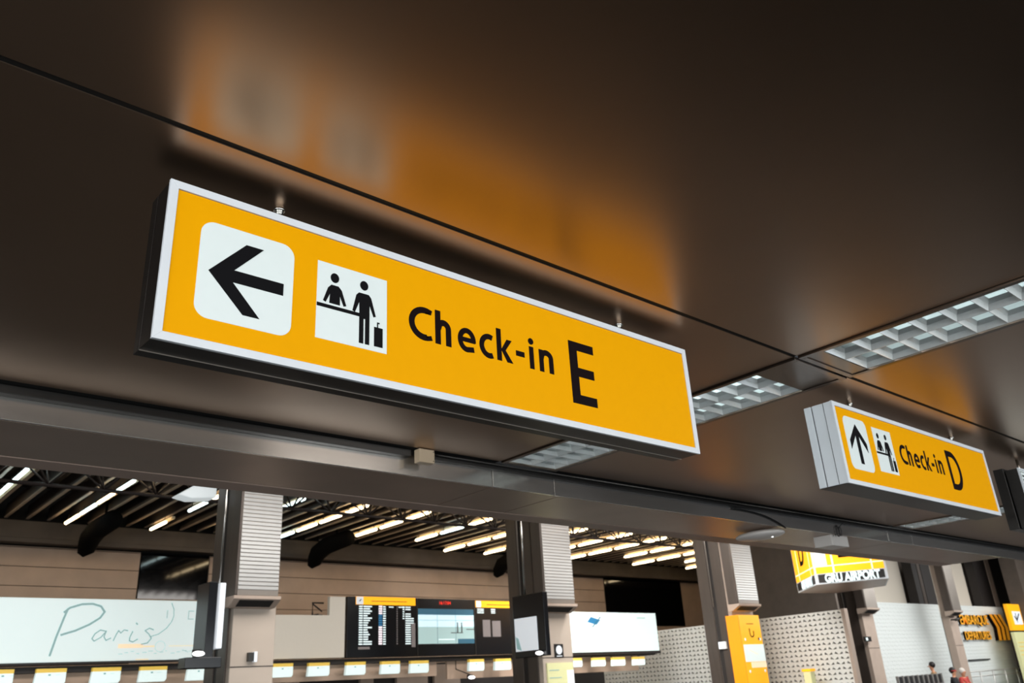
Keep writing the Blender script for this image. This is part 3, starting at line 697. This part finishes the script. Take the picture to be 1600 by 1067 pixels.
# ------------------------------------------------------------------ perforated white block walls
def lattice(o3, du, dz, nu, nz, cu, cz, th, name, m_, flip=1):
    """wall of blocks with wedge-shaped openings; o3 origin, du unit vector along, thickness vector th"""
    bm = bmesh.new(); O = Vector(o3); U = Vector(du); Z = Vector((0, 0, 1)); Tn = Vector(th)
    for i in range(nu):
        for j in range(nz):
            s = (i+j) % 2
            c = [(0, 0), (1, 0), (1, 1), (0, 1)]
            t3 = [(.06, .24), (.84, .36), (.66, .82)] if s == 0 else [(.22, .28), (.95, .22), (.36, .74)]
            def W(p, k=0): return O+U*((i+p[0])*cu)+Z*((j+p[1])*cz)+Tn*k
            a = [bm.verts.new(W(p)) for p in c]; b = [bm.verts.new(W(p)) for p in t3]; d = [bm.verts.new(W(p, 1)) for p in t3]
            for f in ([a[0], a[1], b[0]], [a[1], b[1], b[0]], [a[1], a[2], b[1]], [a[2], b[2], b[1]], [a[2], a[3], b[2]], [a[3], b[0], b[2]], [a[3], a[0], b[0]]):
                bm.faces.new(f)
            for k in range(3): bm.faces.new([b[k], b[(k+1) % 3], d[(k+1) % 3], d[k]])
    me = bpy.data.meshes.new(name); bm.to_mesh(me); bm.free(); me.materials.append(m_)
    o = bpy.data.objects.new(name, me); col.objects.link(o); return o
# side wall of the seating area
o = lattice((20.5, 10.95, 0), (0, 1, 0), 1, 62, 23, .14, .1175, (.05, 0, 0), 'wall_block', M['perf'])
struct(o)
struct(MB().box(20.55, 20.62, 10.95, 19.63, 0, 2.70).build('wall_block', M['perfbk']))
struct(MB().box(20.46, 20.63, 10.85, 10.94, 0, 2.72).build('wall_block', M['concrete']))
# dark recess walls above and behind the block wall
struct(MB().box(22.5, 22.6, 12.1, 16, 0, 6.4).build('wall_recess', M['beam']))
for i, (x0, x1, nm) in enumerate(((28.1, 33.5, 'left'), (34.5, 39.7, 'right'))):
    n = int((x1-x0)/.14)
    struct(lattice((x0, 14.0, .2), (1, 0, 0), 1, n, 26, (x1-x0)/n, .1215, (0, .008, 0), 'wall_block', M['perfw']))
    struct(MB().box(x0, x1, 14.009, 14.12, .2, 3.37).build('wall_block', M['perfw']))
for i, (x0, x1, z1) in enumerate(((26.6, 32.3, 5.2), (34.6, 38.2, 5.2))):
    struct(MB().box(x0, x1, 14.6, 14.7, 3.0, z1).build('wall_panel', M['board']))
struct(MB().box(22.6, 46, 16.5, 16.6, 0, 6.4).build('wall_recess', M['beam']))
for x0, x1, mm in ((32.35, 32.75, 'cold'), (32.8, 33.05, 'colm'), (33.1, 33.9, 'cold'), (38.25, 39.5, 'cold'), (39.55, 40.0, 'concrete'), (40.05, 41.4, 'cold')):
    struct(MB().box(x0, x1, 14.15, 14.5, 3.38, 6.4).build('trim_6', M[mm]))
struct(MB().box(38.75, 40.8, 12.7, 13.3, 0, 6.4).build('wall_end', M['beam']))
# EMBARQUE / DEPARTURES raised letters and arrows
t = thing('wall_lettering', 'orange raised words EMBARQUE and DEPARTURES on the white block panel', 'lettering', (36.2, 13.95, 2))
txt('EMBARQUE', .50, 34.78, 13.86, 2.66, M['orange'], 'upper_word', t, extrude=.004, offset=.006, sx=1.06)
txt('EMBARQUE', .50, 34.76, 13.90, 2.658, M['letter'], 'upper_word_shade', t, extrude=.03, offset=.006, sx=1.06)  # dark copy behind the word paints its shaded sides and shadow
txt('DEPARTURES', .44, 34.92, 13.86, 2.10, M['orange'], 'lower_word', t, extrude=.004, offset=.004, sx=.95)
txt('DEPARTURES', .44, 34.90, 13.90, 2.098, M['letter'], 'lower_word_shade', t, extrude=.03, offset=.004, sx=.95)  # shade of the lower word, also put in as a dark copy
for k_ in range(3):
    x0 = 37.72+k_*.44
    q = thing('wall_arrow', 'orange raised chevron on the white block panel, %s of three' % ['left', 'middle', 'right'][k_], 'arrow', (x0+.4, 13.95, 2.05), 'orange chevrons')
    P_ = [(x0, 3.05), (x0+.26, 3.05), (x0+.72, 2.55), (x0+.62, 2.05), (x0+.36, 2.05), (x0+.46, 2.55)]
    MB().prism([(a_, 13.84, b_) for a_, b_ in P_], (0, .01, 0)).build('face', M['orange'], q)
    MB().prism([(a_, 13.851, b_) for a_, b_ in P_], (0, .14, 0)).build('side', M['letter'], q)
# yellow information panel at the right edge
t = thing('information_panel', 'yellow information panel with an arrow at the far right edge', 'sign', (37.9, 13.0, 0))
MB().box(37.4, 38.72, 13.0, 13.12, 2.36, 3.36).build('upper_panel', M['orangeface'], t)
MB().box(37.4, 38.72, 13.0, 13.12, .2, 2.30).build('lower_panel', M['pale'], t)
MB().box(37.4, 38.72, 13.01, 13.1, 2.30, 2.36).build('gap_strip', M['gap'], t)
MB().box(37.75, 38.6, 12.985, 12.999, 2.58, 3.08).build('arrow_plate', M['paper'], t)
a = Art(37.72, 2.58, 12.984, 1, .004); a.stroke([(.15, .32), (.32, .14), (.32, .44)], .06); a.stroke([(.32, .16), (.7, .42)], .06); a.build('arrow', M['black'], t)
k = MB()
for z in (1.9, 1.75, 1.6, 1.45): k.box(37.55, 38.4, 12.99, 12.999, z, z+.02)
k.build('print', M['cyel'], t)
tag(MB().box(34.9, 36.9, 13.93, 13.98, 1.36, 1.40).build('wall_rail', M['gap']), 'thin black horizontal bar low on the white block panel', 'rail')

# yellow totem on the third column
t = thing('totem_panel', 'tall yellow wrapped totem sign on the front of the third column', 'sign', (19.0, 12.7, 0))
MB().box(18.5, 19.42, 12.64, 12.99, 0, 2.72).build('body', M['orangeface'], t)
MB().box(18.485, 18.498, 12.64, 12.99, 0, 2.72).build('side_face', M['orangeside'], t)
MB().box(18.485, 18.499, 12.62, 12.637, 0, 2.72).build('corner_strip', M['orangeside'], t)
MB().box(18.56, 19.42, 12.63, 12.639, 1.62, 2.02).build('map_sheet', M['lightbox'], t)
MB().box(18.78, 19.42, 12.63, 12.639, 1.48, 1.61).build('orange_band', M['peach'], t)
a = Art(18.5, 0, 12.638, 1, .004)
a.stroke([(.42, 2.40)]+[(.42, 2.30)]+arc(.50, 2.27, .08, .07, 180, 350, 10)+[(.58, 2.34)], .03); a.rect(.33, .62, 2.50, 2.515)
a.rect(.74, .79, 2.12, 2.18)
a.build('symbol', M['letter'], t)
a = Art(18.5, 0, 12.629, 1, .002); a.stroke([(.25, 1.9), (.5, 1.82), (.62, 1.79)], .02); a.build('map_line', M['peach'], t)
k = MB()
for u_, v_ in ((18.68, 2.14), (19.33, 2.14), (18.68, 1.40), (19.33, 1.40)): k.ell((u_, 12.638, v_), .035, .008, .035, 10, 6)
k.build('fixing', M['paper'], t, smooth=True)
# small yellow post in front of the block wall
t = thing('floor_post', 'small pale yellow post standing before the block wall', 'post', (20.2, 11.9, 0))
MB().box(19.9, 20.1, 11.75, 11.95, 0, 1.32).build('post', M['pale'], t, bevel=.01)
MB().box(19.88, 20.12, 11.73, 11.97, 1.321, 1.38).build('cap', M['hdr'], t, bevel=.01)

# ------------------------------------------------------------------ hanging prism sign D / GRU AIRPORT
A2 = Vector((17.87, 10.0)); B2 = Vector((18.62, 8.685)); C2 = Vector((19.17, 11.25)); D2 = Vector((20.25, 9.56)); E2 = Vector((20.5, 11.0))
z0, z1 = 3.10, 4.75
t = thing('hanging_sign', 'hanging prism sign with yellow faces reading D over GRU AIRPORT', 'sign', (19, 10, z0))
plan = [A2, B2, D2, E2, C2]
MB().prism([(p.x, p.y, z0) for p in plan], (0, 0, z1-z0)).build('case', M['frame'], t)
cen = sum(plan, Vector((0, 0)))/5
MB().prism([(cen.x+(p.x-cen.x)*.97, cen.y+(p.y-cen.y)*.97, z0-.006) for p in plan], (0, 0, .004)).build('underside', M['soffit'], t)
def on_face(P0, P1, cx=None):
    u = (P1-P0).normalized(); nrm = Vector((u.y, -u.x))
    if nrm.dot((P0+P1)/2-cen) < 0: nrm = -nrm
    L = (P1-P0).length
    def quad(a, b, c, d, off, th=.004):
        p = [P0+u*a+nrm*off, P0+u*b+nrm*off]
        return [(p[0].x, p[0].y, c), (p[1].x, p[1].y, c), (p[1].x, p[1].y, d), (p[0].x, p[0].y, d)], (nrm.x*th, nrm.y*th, 0)
    return u, nrm, L, quad
for nm, P0, P1 in (('front', A2, B2), ('left', C2, A2)):
    u, nrm, L, quad = on_face(P0, P1)
    def fb_(name, a, b, c, d, off, m_, th=.004):
        q, e = quad(a, b, c, d, off, th); return MB().prism(q, e).build(name, m_, t)
    fb_('yellow_panel', .04, L-.04, 3.33, z1-.03, .001, M['hdr'])
    fb_('dark_strip', .06, L-.06, 3.13, 3.31, .001, M['trunk'])
    g = MB()
    for a, b, c, d in ((.04, L-.04, 3.47, 3.495), (.40, .44, 3.33, z1-.05), (L-.30, L-.27, 3.33, z1-.05)):
        q, e = quad(a, b, c, d, .006, .003); g.prism(q, e)
    g.build('grid_lines', M['gridw'], t)
    if nm == 'front':
        q, e = quad(.05, .30, 3.5, z1-.05, .006, .002); MB().prism(q, e).build('painted_glare', M['paper'], t)  # white glare on the face, painted as a pale strip
    ang = math.atan2(u.y, u.x)
    o_ = P0+u*(.20 if nm == 'front' else .5)+nrm*.012
    txt('GRU AIRPORT', .245, o_.x, o_.y, 3.135, M['dash'], 'strip_lettering', t, rot=(pi/2, 0, ang), extrude=.003, offset=.010, sx=.74 if nm == 'front' else .66)
    # big D: stem and bowl, bottom visible
    bmx = MB(); cxm = L*.46
    def W(a, z, off): p = P0+u*a+nrm*off; return (p.x, p.y, z)
    bowl = [(cxm-.13, 3.64), (cxm+.08, 3.64)]+arc(cxm+.08, 3.98, .26, .34, -90, 90, 16)+[(cxm-.13, 4.32)]
    inner = [(cxm-.03, 3.74), (cxm+.07, 3.74)]+arc(cxm+.07, 3.98, .16, .24, -90, 90, 16)+[(cxm-.03, 4.22)]
    n_ = len(bowl); oc = bowl; ic = inner
    for k_ in range(n_):
        a_, b_ = oc[k_], oc[(k_+1) % n_]; c_, d_ = ic[(k_+1) % n_], ic[k_]
        bmx.prism([W(a_[0], a_[1], .006), W(b_[0], b_[1], .006), W(c_[0], c_[1], .006), W(d_[0], d_[1], .006)], (nrm.x*.004, nrm.y*.004, 0))
    bmx.build('gate_letter', M['letter'], t)
for p in (A2, C2, D2): MB().tube([((p.x+cen.x)/2, (p.y+cen.y)/2, z1), ((p.x+cen.x)/2, (p.y+cen.y)/2, 6.39)], .03, 8).build('hanger_rod', M['rod'], t, smooth=True)
def _fin(): pass

# ------------------------------------------------------------------ seats, rail and waiting people
SY = 12.5; PZ = 0
t = thing('bench', 'row of black and grey beam seats in front of the white block panel', 'bench', (27.4, SY, PZ))
for k_ in range(9):
    x0 = 25.95+k_*.33
    MB().box(x0+.03, x0+.28, SY, SY+.04, .76, 1.03).build('backrest', M['seat'], t, bevel=.02)
    MB().box(x0+.03, x0+.28, SY+.05, SY+.45, .44, .48).build('seat', M['seat'], t, bevel=.015)
MB().box(25.9, 28.95, SY-.05, SY-.005, .62, .74).build('beam', M['seatm'], t, bevel=.01)
for k_ in range(10): MB().box(25.92+k_*.33, 25.955+k_*.33, SY-.02, SY+.06, .742, 1.04).build('armrest', M['seatm'], t)
for x0 in (26.3, 27.5, 28.8): MB().box(x0, x0+.06, SY-.15, SY-.055, .005, .66).build('leg', M['seatm'], t)

def person(x, y, z, label, top, legs, hair, lean=0.0, extra=None, turn=0.0, sc=1.0):
    """seated figure, hips at (x,y,z); faces -Y rotated by turn"""
    t = thing('person', label, 'person', (x, y, z))
    def Wp(p):
        q = Vector(p)*sc; c, s = cos(turn), sin(turn); return (x+q.x*c-q.y*s, y+q.x*s+q.y*c, z+q.z)
    V = {}; bm = bmesh.new(); L = bm.verts.layers.skin.verify()
    def v(k, p, r): V[k] = bm.verts.new(Wp(p)); V[k][L].radius = (r, r)
    v('pel', (0, 0, 0), .125); v('waist', (lean*.3, -.01, .16), .12); v('chest', (lean*.7, -.02, .36), .14); v('neck', (lean*.95, -.03, .50), .05); v('jaw', (lean, -.05, .58), .06); v('head', (lean*1.05, -.05, .67), .088); v('crown', (lean*1.08, -.04, .74), .07)
    for s, n in ((-1, 'l'), (1, 'r')):
        v('sh'+n, (s*.17+lean*.75, -.02, .43), .055); v('el'+n, (s*.22+lean*.6, -.1, .17), .042); v('wr'+n, (s*.12+lean*.3, -.32, .10), .028); v('hd'+n, (s*.09+lean*.3, -.40, .09), .032)
        v('hip'+n, (s*.09, -.04, -.02), .085); v('kn'+n, (s*.12, -.44, .02), .062); v('an'+n, (s*.12, -.46, -.40), .04); v('ft'+n, (s*.13, -.60, -.44), .036)
    E = [('pel', 'waist'), ('waist', 'chest'), ('chest', 'neck'), ('neck', 'jaw'), ('jaw', 'head'), ('head', 'crown')]
    for n in 'lr': E += [('chest', 'sh'+n), ('sh'+n, 'el'+n), ('el'+n, 'wr'+n), ('wr'+n, 'hd'+n), ('pel', 'hip'+n), ('hip'+n, 'kn'+n), ('kn'+n, 'an'+n), ('an'+n, 'ft'+n)]
    for a_, b_ in E: bm.edges.new((V[a_], V[b_]))
    V['pel'][L].use_root = True
    me = bpy.data.meshes.new('body'); bm.to_mesh(me); bm.free(); me.transform(Matrix.Translation((-x, -y, -z)))
    for mm in (M['skin'],): me.materials.append(mm)
    o = bpy.data.objects.new('body', me); col.objects.link(o); o.parent = t
    o.modifiers.new('skin', 'SKIN').use_smooth_shade = True; o.modifiers.new('sub', 'SUBSURF').levels = 1
    def garment(name, keys, edges, grow, m_):
        bm2 = bmesh.new(); L2 = bm2.verts.layers.skin.verify(); W2 = {}
        for k_, p, r in keys:
            W2[k_] = bm2.verts.new(Vector(Wp(p))-Vector((x, y, z))); W2[k_][L2].radius = (r+grow, r+grow)
        for a_, b_ in edges: bm2.edges.new((W2[a_], W2[b_]))
        W2[keys[0][0]][L2].use_root = True
        m2 = bpy.data.meshes.new(name); bm2.to_mesh(m2); bm2.free(); m2.materials.append(m_)
        g = bpy.data.objects.new(name, m2); col.objects.link(g); g.parent = t
        g.modifiers.new('skin', 'SKIN').use_smooth_shade = True; g.modifiers.new('sub', 'SUBSURF').levels = 1
    garment('top', [('w', (lean*.1, 0, .04), .13), ('m', (lean*.3, -.01, .18), .12), ('c', (lean*.7, -.02, .36), .145), ('n', (lean*.85, -.02, .45), .075),
        ('sl', (-.17+lean*.75, -.02, .43), .058), ('el', (-.22+lean*.6, -.1, .17), .046), ('wl', (-.14+lean*.35, -.27, .115), .036), ('sr', (.17+lean*.75, -.02, .43), .058), ('er', (.22+lean*.6, -.1, .17), .046), ('wr', (.14+lean*.35, -.27, .115), .036)],
        [('w', 'm'), ('m', 'c'), ('c', 'n'), ('c', 'sl'), ('sl', 'el'), ('el', 'wl'), ('c', 'sr'), ('sr', 'er'), ('er', 'wr')], .012, top)
    garment('trousers', [('p', (0, 0, .01), .125), ('hl', (-.09, -.04, -.02), .085), ('kl', (-.12, -.44, .02), .064), ('al', (-.12, -.46, -.36), .045), ('hr', (.09, -.04, -.02), .085), ('kr', (.12, -.44, .02), .064), ('ar', (.12, -.46, -.36), .045)],
        [('p', 'hl'), ('hl', 'kl'), ('kl', 'al'), ('p', 'hr'), ('hr', 'kr'), ('kr', 'ar')], .014, legs)
    hb = MB(); c0 = Wp((lean*1.08, -.02, .70)); hb.ell(c0, .098, .098, .10, 14, 10)
    hb.build('hair', hair, t, smooth=True)
    c1 = Vector(Wp((lean*1.05, -.145, .655))); fm = MB(); fm.ell(c1, .012, .022, .018, 8, 6)
    fm.build('nose', M['skin'], t, smooth=True)
    if extra == 'band':
        c2 = Wp((lean*1.06, -.04, .685)); MB().ell(c2, .104, .104, .03, 16, 8).build('headband', M['redc'], t, smooth=True)
    return t
person(29.2, SY+.34, .60, 'person in a tan shirt seen from behind at the right end of the beam seats', M['shirt'], M['shirt'], M['hair'], lean=.10, turn=pi+.5)
person(28.66, SY-.45, .46, 'person in black with dark hair and a red band, seated beside the tan shirted person', M['cloth'], M['cloth'], M['hair'], extra='band', turn=.2, sc=.92)
person(29.3, SY-.45, .46, 'person in dark red clothes seated rightmost by the fifth column', M['redc'], M['cloth'], M['whitec'], lean=.05, turn=-.2, sc=.86)
t = thing('bench', 'pale metal stool bench under the two people nearest the fifth column', 'bench', (29.0, SY-.5, PZ))
MB().box(28.3, 29.65, SY-.72, SY-.3, .28, .33).build('seat', M['seatm'], t, bevel=.01)
for x0 in (28.35, 29.55): MB().box(x0, x0+.05, SY-.6, SY-.4, PZ+.002, .278).build('leg', M['seatm'], t)
t = thing('barrier_rail', 'thin double metal barrier rail at the foot of the white block panel', 'rail', (36, 13.5, PZ))
for z in (.98, .82): MB().tube([(33.2, 13.5, z), (39.3, 13.5, z)], .02, 8).build('rail', M['seatm'], t, smooth=True)
for q in range(6): MB().tube([(33.3+q*1.18, 13.5, PZ+.003), (33.3+q*1.18, 13.5, .98)], .02, 8).build('post', M['seatm'], t, smooth=True)
